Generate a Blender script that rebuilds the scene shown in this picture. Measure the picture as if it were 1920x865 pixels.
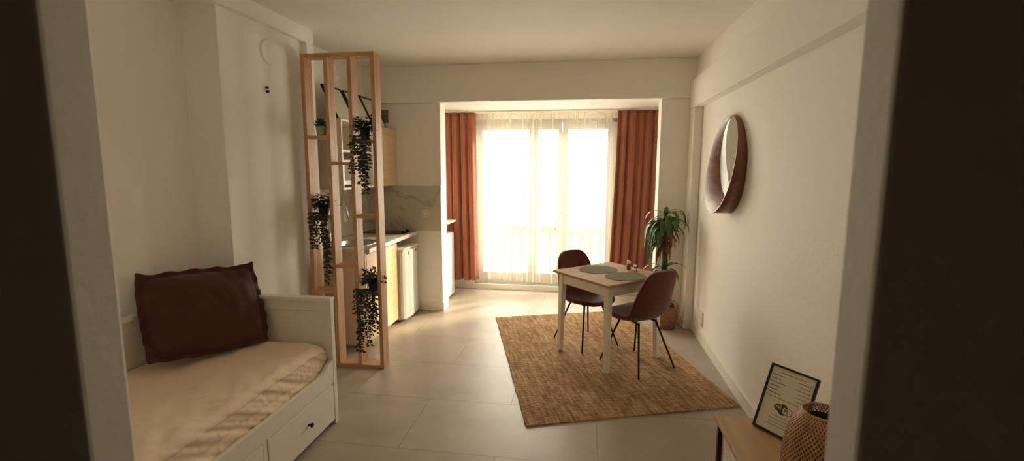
import bpy, bmesh, math, random
from mathutils import Vector, Matrix
from math import sin, cos, pi, radians as rad
random.seed(7)
S = bpy.context.scene
C = S.collection
for o in list(bpy.data.objects): bpy.data.objects.remove(o)

# ------------------------------------------------------------------ camera
FPX, YAW, PIT, ROL = 904.34, 0.148827, 0.130209, 0.0025618
cy_, sy_, cp_, sp_ = cos(YAW), sin(YAW), cos(PIT), sin(PIT)
fw = Vector((-sy_*cp_, cy_*cp_, -sp_)); r0 = Vector((cy_, sy_, 0)); u0 = r0.cross(fw)
rr = r0*cos(ROL) + u0*sin(ROL); uu = -r0*sin(ROL) + u0*cos(ROL)
cd = bpy.data.cameras.new('camera'); cam = bpy.data.objects.new('camera', cd); C.objects.link(cam)
cd.sensor_width = 36; cd.lens = FPX/1920*36; cd.clip_start = 0.02
M3 = Matrix((rr, uu, -fw)).transposed()
cam.matrix_world = Matrix.Translation((0, 0, 1.65)) @ M3.to_4x4()
cd.dof.use_dof = True; cd.dof.focus_distance = 4.2; cd.dof.aperture_fstop = 3.0
S.camera = cam

# ------------------------------------------------------------------ light
W = bpy.data.worlds.new('daylight'); S.world = W; W.use_nodes = True
bg = W.node_tree.nodes['Background']
bg.inputs[1].default_value = 1.0
_nt = W.node_tree; _tc = _nt.nodes.new('ShaderNodeTexCoord'); _sp = _nt.nodes.new('ShaderNodeSeparateXYZ')
_mr = _nt.nodes.new('ShaderNodeMapRange'); _mr.inputs['From Min'].default_value = -1; _mr.inputs['From Max'].default_value = 1
_cr = _nt.nodes.new('ShaderNodeValToRGB'); SKY = 15.5
for _i, (_p, _v) in enumerate(((0.0, .20), (.46, .28), (.51, 1.0), (.65, 1.0), (1.0, .75))):
    _e = _cr.color_ramp.elements[0] if _i == 0 else (_cr.color_ramp.elements[1] if _i == 4 else _cr.color_ramp.elements.new(_p))
    _e.position = _p; _e.color = (_v, _v*.935, _v*.81, 1)
_vm = _nt.nodes.new('ShaderNodeVectorMath'); _vm.operation = 'SCALE'; _vm.inputs['Scale'].default_value = SKY
_nt.links.new(_tc.outputs['Generated'], _sp.inputs[0]); _nt.links.new(_sp.outputs['Z'], _mr.inputs[0]); _nt.links.new(_mr.outputs[0], _cr.inputs[0])
_nt.links.new(_cr.outputs[0], _vm.inputs[0]); _nt.links.new(_vm.outputs[0], bg.inputs[0])
sd = bpy.data.lights.new('sun', 'SUN'); sd.energy = 7.0; sd.angle = rad(6.0); sd.color = (1.0, 0.84, 0.62)
sun = bpy.data.objects.new('sun', sd); C.objects.link(sun)
az, el = rad(46), rad(23)
dirv = Vector((-sin(az)*cos(el), -cos(az)*cos(el), -sin(el)))
sun.rotation_euler = dirv.to_track_quat('-Z', 'Y').to_euler(); sun.location = (5, 12, 8)
pd = bpy.data.lights.new('window_portal', 'AREA'); pd.shape = 'RECTANGLE'; pd.size = 1.95; pd.size_y = 2.2
pd.cycles.is_portal = True
po = bpy.data.objects.new('window_portal', pd); C.objects.link(po)
po.location = (-0.54, 6.46, 1.17); po.rotation_euler = (rad(-90), 0, 0)
S.view_settings.view_transform = 'Standard'; S.view_settings.look = 'None'
S.view_settings.gamma = 1; S.view_settings.use_curve_mapping = False
S.view_settings.exposure = 1.06
S.cycles.use_denoising = True
try:
    S.cycles.denoiser = 'OPENIMAGEDENOISE'
    S.cycles.denoising_input_passes = 'RGB_ALBEDO_NORMAL'
except Exception: pass
S.cycles.max_bounces = 16; S.cycles.diffuse_bounces = 10; S.cycles.transparent_max_bounces = 16
S.cycles.transmission_bounces = 8; S.cycles.sample_clamp_indirect = 8
S.cycles.caustics_refractive = False; S.cycles.caustics_reflective = False

# ------------------------------------------------------------------ materials
def newmat(name):
    m = bpy.data.materials.new(name); m.use_nodes = True
    nt = m.node_tree; b = nt.nodes['Principled BSDF']
    return m, nt, b
def N(nt, t, **k):
    n = nt.nodes.new(t)
    for a, v in k.items(): setattr(n, a, v)
    return n
def L(nt, a, b): nt.links.new(a, b)
def rgb(c): return (c[0], c[1], c[2], 1)
def paint(name, col, rough=.6, var=.06, scale=3.0, bump=.0, bscale=120., metal=0., spec=.5):
    m, nt, b = newmat(name)
    b.inputs['Roughness'].default_value = rough; b.inputs['Metallic'].default_value = metal
    b.inputs['Specular IOR Level'].default_value = spec
    tc = N(nt, 'ShaderNodeTexCoord')
    n = N(nt, 'ShaderNodeTexNoise'); n.inputs['Scale'].default_value = scale; n.inputs['Detail'].default_value = 5
    L(nt, tc.outputs['Object'], n.inputs['Vector'])
    mx = N(nt, 'ShaderNodeMix', data_type='RGBA')
    mx.inputs[6].default_value = rgb([c*(1-var) for c in col]); mx.inputs[7].default_value = rgb([min(1, c*(1+var)) for c in col])
    L(nt, n.outputs['Fac'], mx.inputs[0]); L(nt, mx.outputs[2], b.inputs['Base Color'])
    if bump:
        n2 = N(nt, 'ShaderNodeTexNoise'); n2.inputs['Scale'].default_value = bscale; n2.inputs['Detail'].default_value = 3
        L(nt, tc.outputs['Object'], n2.inputs['Vector'])
        bp = N(nt, 'ShaderNodeBump'); bp.inputs['Strength'].default_value = bump; bp.inputs['Distance'].default_value = .01
        L(nt, n2.outputs['Fac'], bp.inputs['Height']); L(nt, bp.outputs[0], b.inputs['Normal'])
    return m
def wood(name, c1, c2, rough=.45, axis='Z', scale=1.0, bump=.05):
    m, nt, b = newmat(name)
    b.inputs['Roughness'].default_value = rough
    tc = N(nt, 'ShaderNodeTexCoord'); mp = N(nt, 'ShaderNodeMapping')
    s = {'X': (1.2, 22, 22), 'Y': (22, 1.2, 22), 'Z': (22, 22, 1.2)}[axis]
    mp.inputs['Scale'].default_value = [v*scale for v in s]
    L(nt, tc.outputs['Object'], mp.inputs[0])
    n = N(nt, 'ShaderNodeTexNoise'); n.inputs['Scale'].default_value = 1.6; n.inputs['Detail'].default_value = 8; n.inputs['Distortion'].default_value = .6
    L(nt, mp.outputs[0], n.inputs['Vector'])
    cr = N(nt, 'ShaderNodeValToRGB'); cr.color_ramp.elements[0].position = .3; cr.color_ramp.elements[1].position = .7
    cr.color_ramp.elements[0].color = rgb(c1); cr.color_ramp.elements[1].color = rgb(c2)
    L(nt, n.outputs['Fac'], cr.inputs[0]); L(nt, cr.outputs[0], b.inputs['Base Color'])
    bp = N(nt, 'ShaderNodeBump'); bp.inputs['Strength'].default_value = bump; bp.inputs['Distance'].default_value = .004
    L(nt, n.outputs['Fac'], bp.inputs['Height']); L(nt, bp.outputs[0], b.inputs['Normal'])
    return m
def cloth(name, col, var=.15, wscale=500., bump=.25, sheen=.3, rough=.85, trans=0., tcol=None, big=6.):
    m, nt, b = newmat(name)
    b.inputs['Roughness'].default_value = rough; b.inputs['Sheen Weight'].default_value = sheen
    b.inputs['Specular IOR Level'].default_value = .2
    tc = N(nt, 'ShaderNodeTexCoord')
    n = N(nt, 'ShaderNodeTexNoise'); n.inputs['Scale'].default_value = big; n.inputs['Detail'].default_value = 6
    L(nt, tc.outputs['Object'], n.inputs['Vector'])
    mx = N(nt, 'ShaderNodeMix', data_type='RGBA')
    mx.inputs[6].default_value = rgb([c*(1-var) for c in col]); mx.inputs[7].default_value = rgb([min(1, c*(1+var)) for c in col])
    L(nt, n.outputs['Fac'], mx.inputs[0]); L(nt, mx.outputs[2], b.inputs['Base Color'])
    n2 = N(nt, 'ShaderNodeTexNoise'); n2.inputs['Scale'].default_value = wscale; n2.inputs['Detail'].default_value = 2
    L(nt, tc.outputs['Object'], n2.inputs['Vector'])
    bp = N(nt, 'ShaderNodeBump'); bp.inputs['Strength'].default_value = bump; bp.inputs['Distance'].default_value = .002
    L(nt, n2.outputs['Fac'], bp.inputs['Height']); L(nt, bp.outputs[0], b.inputs['Normal'])
    if trans:
        t = N(nt, 'ShaderNodeBsdfTranslucent'); t.inputs[0].default_value = rgb(tcol or col)
        ms = N(nt, 'ShaderNodeMixShader'); ms.inputs[0].default_value = trans
        L(nt, b.outputs[0], ms.inputs[1]); L(nt, t.outputs[0], ms.inputs[2])
        L(nt, ms.outputs[0], nt.nodes['Material Output'].inputs[0])
    return m

WALL = (.89, .872, .83)
M = {}
M['wall'] = paint('wall_plaster', WALL, .75, .02, 2.0, .12, 60.)
M['ceil'] = paint('ceiling_plaster', (.82, .80, .755), .8, .02, 1.5, .08, 50.)
M['corridor'] = paint('corridor_wall_shaded', (.50, .47, .42), .8, .05, 3.0, .05, 60.)  # darker than the room walls: the corridor's shade is put into the colour
M['trim'] = paint('white_trim', (.82, .78, .70), .35, .02)
M['white'] = paint('white_lacquer', (.80, .76, .67), .35, .02)
M['enamel'] = paint('white_enamel', (.86, .87, .84), .18, .01)
M['frame_white'] = paint('white_window_frame', (.50, .50, .48), .4, .02)
M['black'] = paint('black_metal', (.015, .012, .011), .45, .1, metal=.3)
M['blackplastic'] = paint('black_plastic', (.012, .011, .011), .35, .1)
M['darkglass'] = paint('black_ceramic_glass', (.012, .012, .013), .08, .05)
M['steel'] = paint('brushed_steel', (.50, .49, .45), .42, .06, 30., metal=1.)
M['chrome'] = paint('chrome', (.7, .7, .68), .12, .02, metal=1.)
M['oak'] = wood('light_oak', (.42, .215, .105), (.60, .35, .20), .5, 'Z')
M['oak_h'] = wood('light_oak_horizontal', (.42, .215, .105), (.60, .35, .20), .5, 'X')
M['cabwood'] = wood('pale_oak_veneer', (.62, .44, .24), (.74, .56, .34), .4, 'Y', .5)
M['tabletop'] = wood('pale_pine_top', (.40, .25, .16), (.52, .34, .23), .45, 'X', .7)
for _k in ('tabletop',): M[_k].node_tree.nodes['Principled BSDF'].inputs['Specular IOR Level'].default_value = .15; M[_k].node_tree.nodes['Principled BSDF'].inputs['Roughness'].default_value = .7
M['console'] = wood('console_oak', (.46, .30, .16), (.58, .40, .22), .4, 'Y', .5)
M['walnut'] = wood('walnut', (.13, .05, .028), (.25, .105, .06), .35, 'Y', .6)
M['rimwood'] = wood('pale_rim', (.5, .32, .2), (.6, .4, .26), .4, 'Y', .8)
M['mirror'] = paint('mirror_glass', (.86, .88, .86), .01, 0.0, metal=1.)
M['rust'] = cloth('rust_velvet', (.40, .13, .065), .18, 300., .2, .5, .8, .07, (.75, .18, .05))
M['chair'] = cloth('burgundy_velvet', (.115, .022, .016), .3, 400., .2, .25, .75, big=14.)
M['pillow'] = cloth('brown_cotton', (.085, .028, .019), .12, 700., .3, .15, .8)
M['sheet'] = cloth('tan_cotton', (.88, .70, .53), .05, 700., .2, .15, .8)
M['mat'] = cloth('sage_felt', (.20, .185, .125), .08, 900., .5, 0., 1., big=60.)
M['leafdark'] = paint('dark_ivy_leaf', (.014, .022, .010), .45, .4, 30.)
M['succ'] = paint('succulent_leaf', (.035, .06, .035), .5, .3, 30.)
M['leaf'] = paint('dracaena_leaf', (.05, .13, .022), .4, .55, 12.)
M['deadleaf'] = paint('dry_leaf', (.22, .10, .05), .7, .4, 20.)
M['trunk'] = wood('plant_cane', (.14, .08, .045), (.26, .16, .09), .8, 'X', 1.2, .3)
M['soil'] = paint('potting_soil', (.03, .02, .013), .95, .4, 60., .6, 90.)
M['concrete'] = paint('grey_concrete_pot', (.36, .33, .27), .8, .12, 25., .2, 60.)
M['jar'] = paint('ceramic_white', (.8, .77, .7), .3, .02)
M['paper'] = paint('print_paper', (.80, .76, .62), .7, .02)
M['ink'] = paint('print_ink', (.12, .10, .075), .7, .1)
M['logo'] = paint('logo_ink', (.085, .06, .05), .7, .1)
M['poster'] = paint('pale_print', (.62, .62, .54), .5, .05, 6.)
M['grille'] = paint('vent_metal', (.25, .20, .14), .5, .1)
M['floorout'] = paint('balcony_concrete', (.6, .58, .54), .8, .1, 8.)
M['railing'] = paint('beige_railing', (.20, .18, .15), .5, .03)

# floor tiles: large stone-look tiles, half bond
def tile_mat():
    m, nt, b = newmat('stone_floor_tiles')
    tc = N(nt, 'ShaderNodeTexCoord'); mp = N(nt, 'ShaderNodeMapping')
    mp.inputs['Location'].default_value = (0.477+1.17*10, -2.535+.62*20, 0)
    L(nt, tc.outputs['Object'], mp.inputs[0])
    br = N(nt, 'ShaderNodeTexBrick'); br.offset = .5; br.offset_frequency = 2
    br.inputs['Scale'].default_value = 1; br.inputs['Brick Width'].default_value = 1.17; br.inputs['Row Height'].default_value = .62
    br.inputs['Mortar Size'].default_value = .0022; br.inputs['Mortar Smooth'].default_value = .3
    br.inputs['Color1'].default_value = (.38, .325, .265, 1); br.inputs['Color2'].default_value = (.41, .35, .285, 1)
    br.inputs['Mortar'].default_value = (.17, .135, .10, 1)
    L(nt, mp.outputs[0], br.inputs['Vector'])
    n = N(nt, 'ShaderNodeTexNoise'); n.inputs['Scale'].default_value = 2.5; n.inputs['Detail'].default_value = 9; n.inputs['Roughness'].default_value = .65
    L(nt, tc.outputs['Object'], n.inputs['Vector'])
    mr = N(nt, 'ShaderNodeMapRange'); mr.inputs['From Min'].default_value = .3; mr.inputs['From Max'].default_value = .7
    mr.inputs['To Min'].default_value = .86; mr.inputs['To Max'].default_value = 1.12
    L(nt, n.outputs['Fac'], mr.inputs[0])
    mx = N(nt, 'ShaderNodeMix', data_type='RGBA', blend_type='MULTIPLY'); mx.inputs[0].default_value = 1
    L(nt, br.outputs['Color'], mx.inputs[6]); L(nt, mr.outputs[0], mx.inputs[7]); L(nt, mx.outputs[2], b.inputs['Base Color'])
    b.inputs['Roughness'].default_value = .42
    bp = N(nt, 'ShaderNodeBump'); bp.inputs['Strength'].default_value = .3; bp.inputs['Distance'].default_value = .003; bp.invert = True
    L(nt, br.outputs['Fac'], bp.inputs['Height']); L(nt, bp.outputs[0], b.inputs['Normal'])
    return m
M['tile'] = tile_mat()
def marble(name, base, vein, scale=2.2):
    m, nt, b = newmat(name); b.inputs['Roughness'].default_value = .15
    tc = N(nt, 'ShaderNodeTexCoord')
    n = N(nt, 'ShaderNodeTexNoise'); n.inputs['Scale'].default_value = scale; n.inputs['Detail'].default_value = 4; n.inputs['Distortion'].default_value = 1.6
    L(nt, tc.outputs['Object'], n.inputs['Vector'])
    cr = N(nt, 'ShaderNodeValToRGB'); e = cr.color_ramp.elements
    e[0].position = .47; e[0].color = rgb(base); e[1].position = .53; e[1].color = rgb(base)
    k = cr.color_ramp.elements.new(.50); k.color = rgb(vein)
    L(nt, n.outputs['Fac'], cr.inputs[0]); L(nt, cr.outputs[0], b.inputs['Base Color'])
    return m
M['marble'] = marble('marble_look_tile', (.60, .58, .49), (.44, .42, .34), 1.6)
M['counter'] = marble('pale_worktop', (.66, .64, .56), (.60, .58, .50), 2.5)
M['whitewash'] = marble('marbled_panel', (.82, .76, .68), (.55, .47, .40), 9.)

def jute():
    m, nt, b = newmat('woven_jute'); b.inputs['Roughness'].default_value = .9; b.inputs['Specular IOR Level'].default_value = .1
    tc = N(nt, 'ShaderNodeTexCoord')
    def noise(sc, s=(1, 1, 1), d=4):
        mp = N(nt, 'ShaderNodeMapping'); mp.inputs['Scale'].default_value = s; L(nt, tc.outputs['Object'], mp.inputs[0])
        n = N(nt, 'ShaderNodeTexNoise'); n.inputs['Scale'].default_value = sc; n.inputs['Detail'].default_value = d
        L(nt, mp.outputs[0], n.inputs['Vector']); return n.outputs['Fac']
    a = noise(60, (1, .10, 1)); f = noise(45, (.35, 2.0, 1)); g = noise(2.2)
    w = N(nt, 'ShaderNodeTexWave', wave_type='BANDS', bands_direction='Y'); w.inputs['Scale'].default_value = 28
    w.inputs['Distortion'].default_value = 1.5; w.inputs['Detail'].default_value = 2; w.inputs['Detail Scale'].default_value = 3
    L(nt, tc.outputs['Object'], w.inputs['Vector'])
    def mth(op, x, y):
        n = N(nt, 'ShaderNodeMath', operation=op)
        for i, v in enumerate((x, y)):
            if isinstance(v, (int, float)): n.inputs[i].default_value = v
            else: L(nt, v, n.inputs[i])
        return n.outputs[0]
    t = mth('ADD', mth('MULTIPLY', a, .45), mth('MULTIPLY', f, .35)); t = mth('ADD', t, mth('MULTIPLY', g, .2))
    t2 = mth('ADD', t, mth('MULTIPLY', mth('SUBTRACT', w.outputs['Fac'], .5), .07))
    cr = N(nt, 'ShaderNodeValToRGB'); e = cr.color_ramp.elements
    e[0].position = .38; e[0].color = (.27, .135, .065, 1); e[1].position = .63; e[1].color = (.76, .52, .31, 1)
    k = cr.color_ramp.elements.new(.50); k.color = (.52, .31, .165, 1)
    L(nt, t2, cr.inputs[0]); L(nt, cr.outputs[0], b.inputs['Base Color'])
    bp = N(nt, 'ShaderNodeBump'); bp.inputs['Strength'].default_value = .9; bp.inputs['Distance'].default_value = .012
    L(nt, mth('ADD', w.outputs['Fac'], mth('MULTIPLY', f, 2)), bp.inputs['Height']); L(nt, bp.outputs[0], b.inputs['Normal'])
    return m
M['jute'] = jute()
def weave(name, c1, c2, sc=60):
    m, nt, b = newmat(name); b.inputs['Roughness'].default_value = .6
    tc = N(nt, 'ShaderNodeTexCoord')
    ck = N(nt, 'ShaderNodeTexVoronoi'); ck.inputs['Scale'].default_value = sc
    L(nt, tc.outputs['Object'], ck.inputs['Vector'])
    cr = N(nt, 'ShaderNodeValToRGB'); cr.color_ramp.elements[0].color = rgb(c2); cr.color_ramp.elements[1].color = rgb(c1); cr.color_ramp.elements[1].position = .7
    L(nt, ck.outputs['Distance'], cr.inputs[0]); L(nt, cr.outputs[0], b.inputs['Base Color'])
    bp = N(nt, 'ShaderNodeBump'); bp.inputs['Strength'].default_value = .6; bp.inputs['Distance'].default_value = .006; bp.invert = True
    L(nt, ck.outputs['Distance'], bp.inputs['Height']); L(nt, bp.outputs[0], b.inputs['Normal'])
    return m
M['basket'] = weave('woven_rattan', (.22, .10, .045), (.46, .26, .13), 70)
M['bamboo'] = wood('bamboo_strip', (.42, .22, .10), (.60, .36, .18), .45, 'Z', 1.0)
def sheer():
    m, nt, b = newmat('sheer_voile'); b.inputs['Base Color'].default_value = (.85, .80, .70, 1); b.inputs['Roughness'].default_value = .9
    tr = N(nt, 'ShaderNodeBsdfTransparent'); tr.inputs[0].default_value = (1, .97, .92, 1)
    tl = N(nt, 'ShaderNodeBsdfTranslucent'); tl.inputs[0].default_value = (.93, .88, .76, 1)
    m1 = N(nt, 'ShaderNodeMixShader'); m1.inputs[0].default_value = .16
    L(nt, b.outputs[0], m1.inputs[1]); L(nt, tl.outputs[0], m1.inputs[2])
    m2 = N(nt, 'ShaderNodeMixShader')
    lw = N(nt, 'ShaderNodeLayerWeight'); lw.inputs[0].default_value = .5
    mr = N(nt, 'ShaderNodeMapRange'); mr.inputs['To Min'].default_value = .80; mr.inputs['To Max'].default_value = .12
    L(nt, lw.outputs['Facing'], mr.inputs[0]); L(nt, mr.outputs[0], m2.inputs[0])
    L(nt, m1.outputs[0], m2.inputs[1]); L(nt, tr.outputs[0], m2.inputs[2])
    L(nt, m2.outputs[0], nt.nodes['Material Output'].inputs[0])
    return m
M['sheer'] = sheer()
def glass():
    m, nt, b = newmat('window_glass')
    tr = N(nt, 'ShaderNodeBsdfTransparent'); tr.inputs[0].default_value = (.97, .98, .97, 1)
    gl = N(nt, 'ShaderNodeBsdfGlossy'); gl.inputs['Roughness'].default_value = .02
    ms = N(nt, 'ShaderNodeMixShader'); ms.inputs[0].default_value = .05; L(nt, tr.outputs[0], ms.inputs[1]); L(nt, gl.outputs[0], ms.inputs[2])
    L(nt, ms.outputs[0], nt.nodes['Material Output'].inputs[0]); return m
M['glass'] = glass()
M['amber'] = paint('amber_glass', (.25, .09, .03), .1, .1)

# ------------------------------------------------------------------ mesh helpers
def box(bm, x0, x1, y0, y1, z0, z1, mi=0, mat=None):
    v = [bm.verts.new(p) for p in ((x0,y0,z0),(x1,y0,z0),(x1,y1,z0),(x0,y1,z0),(x0,y0,z1),(x1,y0,z1),(x1,y1,z1),(x0,y1,z1))]
    if mat is not None:
        for q in v: q.co = mat @ q.co
    fs = []
    for f in ((3,2,1,0),(4,5,6,7),(0,1,5,4),(1,2,6,5),(2,3,7,6),(3,0,4,7)):
        a = bm.faces.new([v[i] for i in f]); a.material_index = mi; fs.append(a)
    return fs
def tube(bm, pts, rad_, seg=10, cap=True):
    pts = [Vector(p) for p in pts]; rings = []
    if not hasattr(rad_, '__len__'): rad_ = [rad_]*len(pts)
    ref = None
    for i, p in enumerate(pts):
        t = (pts[min(i+1, len(pts)-1)] - pts[max(i-1, 0)]).normalized()
        if ref is None: ref = Vector((1, 0, 0)) if abs(t.x) < .8 else Vector((0, 1, 0))
        a = (ref - t*ref.dot(t)).normalized(); b = t.cross(a); ref = a
        rings.append([bm.verts.new(p + (a*cos(2*pi*k/seg) + b*sin(2*pi*k/seg))*rad_[i]) for k in range(seg)])
    for i in range(len(rings)-1):
        for k in range(seg):
            f = bm.faces.new((rings[i][k], rings[i][(k+1) % seg], rings[i+1][(k+1) % seg], rings[i+1][k])); f.smooth = True
    if cap:
        bm.faces.new(rings[0][::-1]); bm.faces.new(rings[-1])
def lathe(bm, prof, seg=32, c=(0, 0, 0), smooth=True, caps=(True, True)):
    c = Vector(c); rings = []
    for r, z in prof: rings.append([bm.verts.new(c + Vector((r*cos(2*pi*k/seg), r*sin(2*pi*k/seg), z))) for k in range(seg)])
    for i in range(len(rings)-1):
        for k in range(seg):
            f = bm.faces.new((rings[i][k], rings[i][(k+1) % seg], rings[i+1][(k+1) % seg], rings[i+1][k])); f.smooth = smooth
    if caps[0]: bm.faces.new(rings[0][::-1])
    if caps[1]: bm.faces.new(rings[-1])
def BM(): return bmesh.new()
def obj(name, bm, mat, parent=None, bevel=0., seg=2, subsurf=0, solid=0., label=None, smooth=False, recalc=True):
    if recalc: bmesh.ops.recalc_face_normals(bm, faces=bm.faces)
    me = bpy.data.meshes.new(name); bm.to_mesh(me); bm.free()
    o = bpy.data.objects.new(name, me); C.objects.link(o)
    for m in (mat if isinstance(mat, (list, tuple)) else [mat]): me.materials.append(M[m] if isinstance(m, str) else m)
    if smooth:
        for p in me.polygons: p.use_smooth = True
    if solid:
        md = o.modifiers.new('solid', 'SOLIDIFY'); md.thickness = solid; md.offset = 0
    if bevel:
        md = o.modifiers.new('bevel', 'BEVEL'); md.width = bevel; md.segments = seg; md.limit_method = 'ANGLE'; md.angle_limit = rad(40)
    if subsurf:
        md = o.modifiers.new('sub', 'SUBSURF'); md.levels = subsurf; md.render_levels = subsurf
    if parent is not None: o.parent = parent
    if label: o['label'] = label
    return o
def bxo(name, b, mat, parent=None, bevel=0., **k):
    bm = BM(); box(bm, *b); return obj(name, bm, mat, parent, bevel, **k)
def thing(name, label, cat, loc=(0, 0, 0), rz=0, group=None):
    o = bpy.data.objects.new(name, None); C.objects.link(o); o.location = loc; o.rotation_euler = (0, 0, rz)
    o.empty_display_size = .1
    o['label'] = label; o['category'] = cat
    if group: o['group'] = group
    return o
def tag(o, label, cat, group=None):
    o['label'] = label; o['category'] = cat
    if group: o['group'] = group
    return o
def struct(o): o['kind'] = 'structure'; return o
def copy_tree(o, parent=None):
    c = o.copy(); C.objects.link(c)
    if parent is not None: c.parent = parent
    for ch in [q for q in bpy.data.objects if q.parent == o]: copy_tree(ch, c)
    return c

# ------------------------------------------------------------------ room shell
CEIL = 2.745; XR = 1.125; XL = -2.49; XB = -2.25; DY0, DY1 = .585, .66; OL, OR_ = -.742, .325
struct(bxo('floor', (-2.75, 1.4, -1.6, 6.42, -.12, 0), 'tile'))
struct(bxo('ceiling', (-2.75, 1.4, -1.6, 5.26, CEIL, CEIL+.12), 'ceil'))
struct(bxo('wall_right', (XR, XR+.15, DY1, 6.42, 0, CEIL), 'wall'))
bm = BM()
box(bm, 1.035, XR, DY1, 5.24, 2.24, 2.515); box(bm, 1.085, XR, DY1, 5.24, 2.515, CEIL)
struct(obj('trim_1', bm, 'wall', bevel=.006))
struct(bxo('wall_corner_right', (1.045, XR, 5.03, 5.24, 0, 2.24), 'wall', bevel=.008))
# left side: alcove, projecting wall, ceiling beam, pilaster, kitchen wall
struct(bxo('wall_left_alcove', (XL-.15, XL, DY1, 2.785, 0, CEIL), 'wall'))
struct(bxo('wall_left', (XL-.15, XB, 2.785, 3.80, 0, CEIL), 'wall', bevel=.006))
struct(bxo('trim_2', (XL, -2.205, DY1, 3.80, 2.632, CEIL), 'wall', bevel=.006))
struct(bxo('wall_left_pilaster', (XL, -2.212, 3.705, 3.80, 0, 2.632), 'wall', bevel=.004))
struct(bxo('wall_left_kitchen', (XL-.15, -2.46, 3.80, 5.24, 0, CEIL), 'wall'))
# back: beam, piers, loggia
struct(bxo('wall_back_beam', (-2.6, XR, 5.20, 5.46, 2.352, CEIL), 'wall', bevel=.006))
struct(bxo('wall_back_left', (-2.6, -1.59, 5.24, 5.45, 0, 2.352), 'wall', bevel=.008))
struct(bxo('wall_back_right', (.762, XR, 5.24, 5.45, 0, 2.352), 'wall', bevel=.008))
struct(bxo('ceiling_recess', (-2.2, 1.3, 5.46, 6.42, 2.352, 2.50), 'ceil'))
struct(bxo('wall_recess_left', (-2.12, -1.97, 5.45, 6.42, 0, 2.352), 'wall'))
# window wall around the opening
bm = BM(); WX0, WX1, WZ0, WZ1 = -1.47, .395, .05, 2.27
box(bm, -2.12, WX0, 6.32, 6.42, 0, 2.352); box(bm, WX1, XR, 6.32, 6.42, 0, 2.352)
box(bm, WX0, WX1, 6.32, 6.42, WZ1, 2.352); box(bm, WX0, WX1, 6.32, 6.42, 0, WZ0)
struct(obj('wall_back', bm, 'wall'))
# doorway wall we look through
bm = BM()
def dw(x0, x1, z0, z1):
    fs = box(bm, x0, x1, DY0, DY1, z0, z1)
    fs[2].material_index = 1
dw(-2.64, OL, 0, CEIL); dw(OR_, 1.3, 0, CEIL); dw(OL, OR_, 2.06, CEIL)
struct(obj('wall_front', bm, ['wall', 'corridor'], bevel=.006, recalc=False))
bm = BM()
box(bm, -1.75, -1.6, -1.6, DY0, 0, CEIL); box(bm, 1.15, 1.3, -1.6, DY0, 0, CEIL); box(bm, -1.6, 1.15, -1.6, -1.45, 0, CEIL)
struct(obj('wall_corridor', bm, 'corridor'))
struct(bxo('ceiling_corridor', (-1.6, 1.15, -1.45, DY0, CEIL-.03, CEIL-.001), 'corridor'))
# baseboards
def base(name, bs):
    bm = BM()
    for b in bs: box(bm, *b)
    struct(obj(name, bm, 'trim', bevel=.004))
base('baseboard_right', [(1.11, XR, DY1, 5.016, 0, .10)])
base('baseboard_corner_right', [(1.031, XR, 5.016, 5.03, 0, .10), (1.031, 1.045, 5.03, 5.226, 0, .10), (.748, 1.045, 5.226, 5.24, 0, .10), (.748, .762, 5.24, 5.45, 0, .10)])
base('baseboard_pier_left', [(-1.84, -1.576, 5.226, 5.24, 0, .10), (-1.59, -1.576, 5.24, 5.462, 0, .10), (-1.97, -1.576, 5.45, 5.462, 0, .10)])
base('baseboard_left', [(XL, XB+.014, 2.79, 3.705, 0, .10)])
base('baseboard_back', [(-1.97, WX0, 6.306, 6.32, 0, .10), (WX1, XR, 6.306, 6.32, 0, .10), (WX0, WX1, 6.30, 6.32, 0, .075)])

# backsplash
bm = BM(); box(bm, -2.46, -1.592, 5.230, 5.24, .935, 1.44)
struct(obj('trim_backsplash_back', bm, 'marble'))
bm = BM(); box(bm, -2.46, -2.45, 3.97, 5.230, .935, 1.44)
struct(obj('trim_backsplash_left', bm, 'marble'))
bm = BM(); box(bm, -1.86, -1.592, 5.225, 5.24, .925, .938)
struct(obj('trim_tile_edge', bm, 'trim'))

# ------------------------------------------------------------------ window
wf = struct(bpy.data.objects.new('window_1', None)); C.objects.link(wf); wf.location = (0, 6.37, 0)
bm = BM()
def fb(x0, x1, z0, z1, d=.03): box(bm, x0, x1, -d, d, z0, z1)
fb(WX0, WX0+.05, WZ0, WZ1, .045); fb(WX1-.05, WX1, WZ0, WZ1, .045); fb(WX0, WX1, WZ1-.05, WZ1, .045); fb(WX0, WX1, WZ0, WZ0+.035, .045)
obj('window_frame', bm, 'frame_white', wf, .004)
def leaf(x0, x1, st=.075, top=2.135, sill=.24):
    bm = BM()
    box(bm, x0, x0+st, -.03, .03, WZ0+.035, WZ1-.05); box(bm, x1-st, x1, -.03, .03, WZ0+.035, WZ1-.05)
    box(bm, x0+st, x1-st, -.03, .03, top, WZ1-.05); box(bm, x0+st, x1-st, -.03, .03, WZ0+.035, sill)
    o = obj('window_sash', bm, 'frame_white', wf, .004)
    bm = BM(); box(bm, x0+st, x1-st, -.004, .004, sill, top)
    obj('window_pane', bm, 'glass', o)
leaf(WX0+.05, -.655, .075); leaf(-.655, -.30, .05); leaf(-.295, .345, .07)
bm = BM(); box(bm, -.325, -.265, -.055, -.03, .2, 2.1); obj('window_mullion', bm, 'frame_white', wf, .004)
bm = BM(); box(bm, -.31, -.285, -.075, -.055, 1.02, 1.06); tube(bm, [(-.297, -.07, 1.04), (-.297, -.10, 1.04), (-.297, -.10, .92)], .008)
obj('window_handle', bm, 'chrome', wf)

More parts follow.
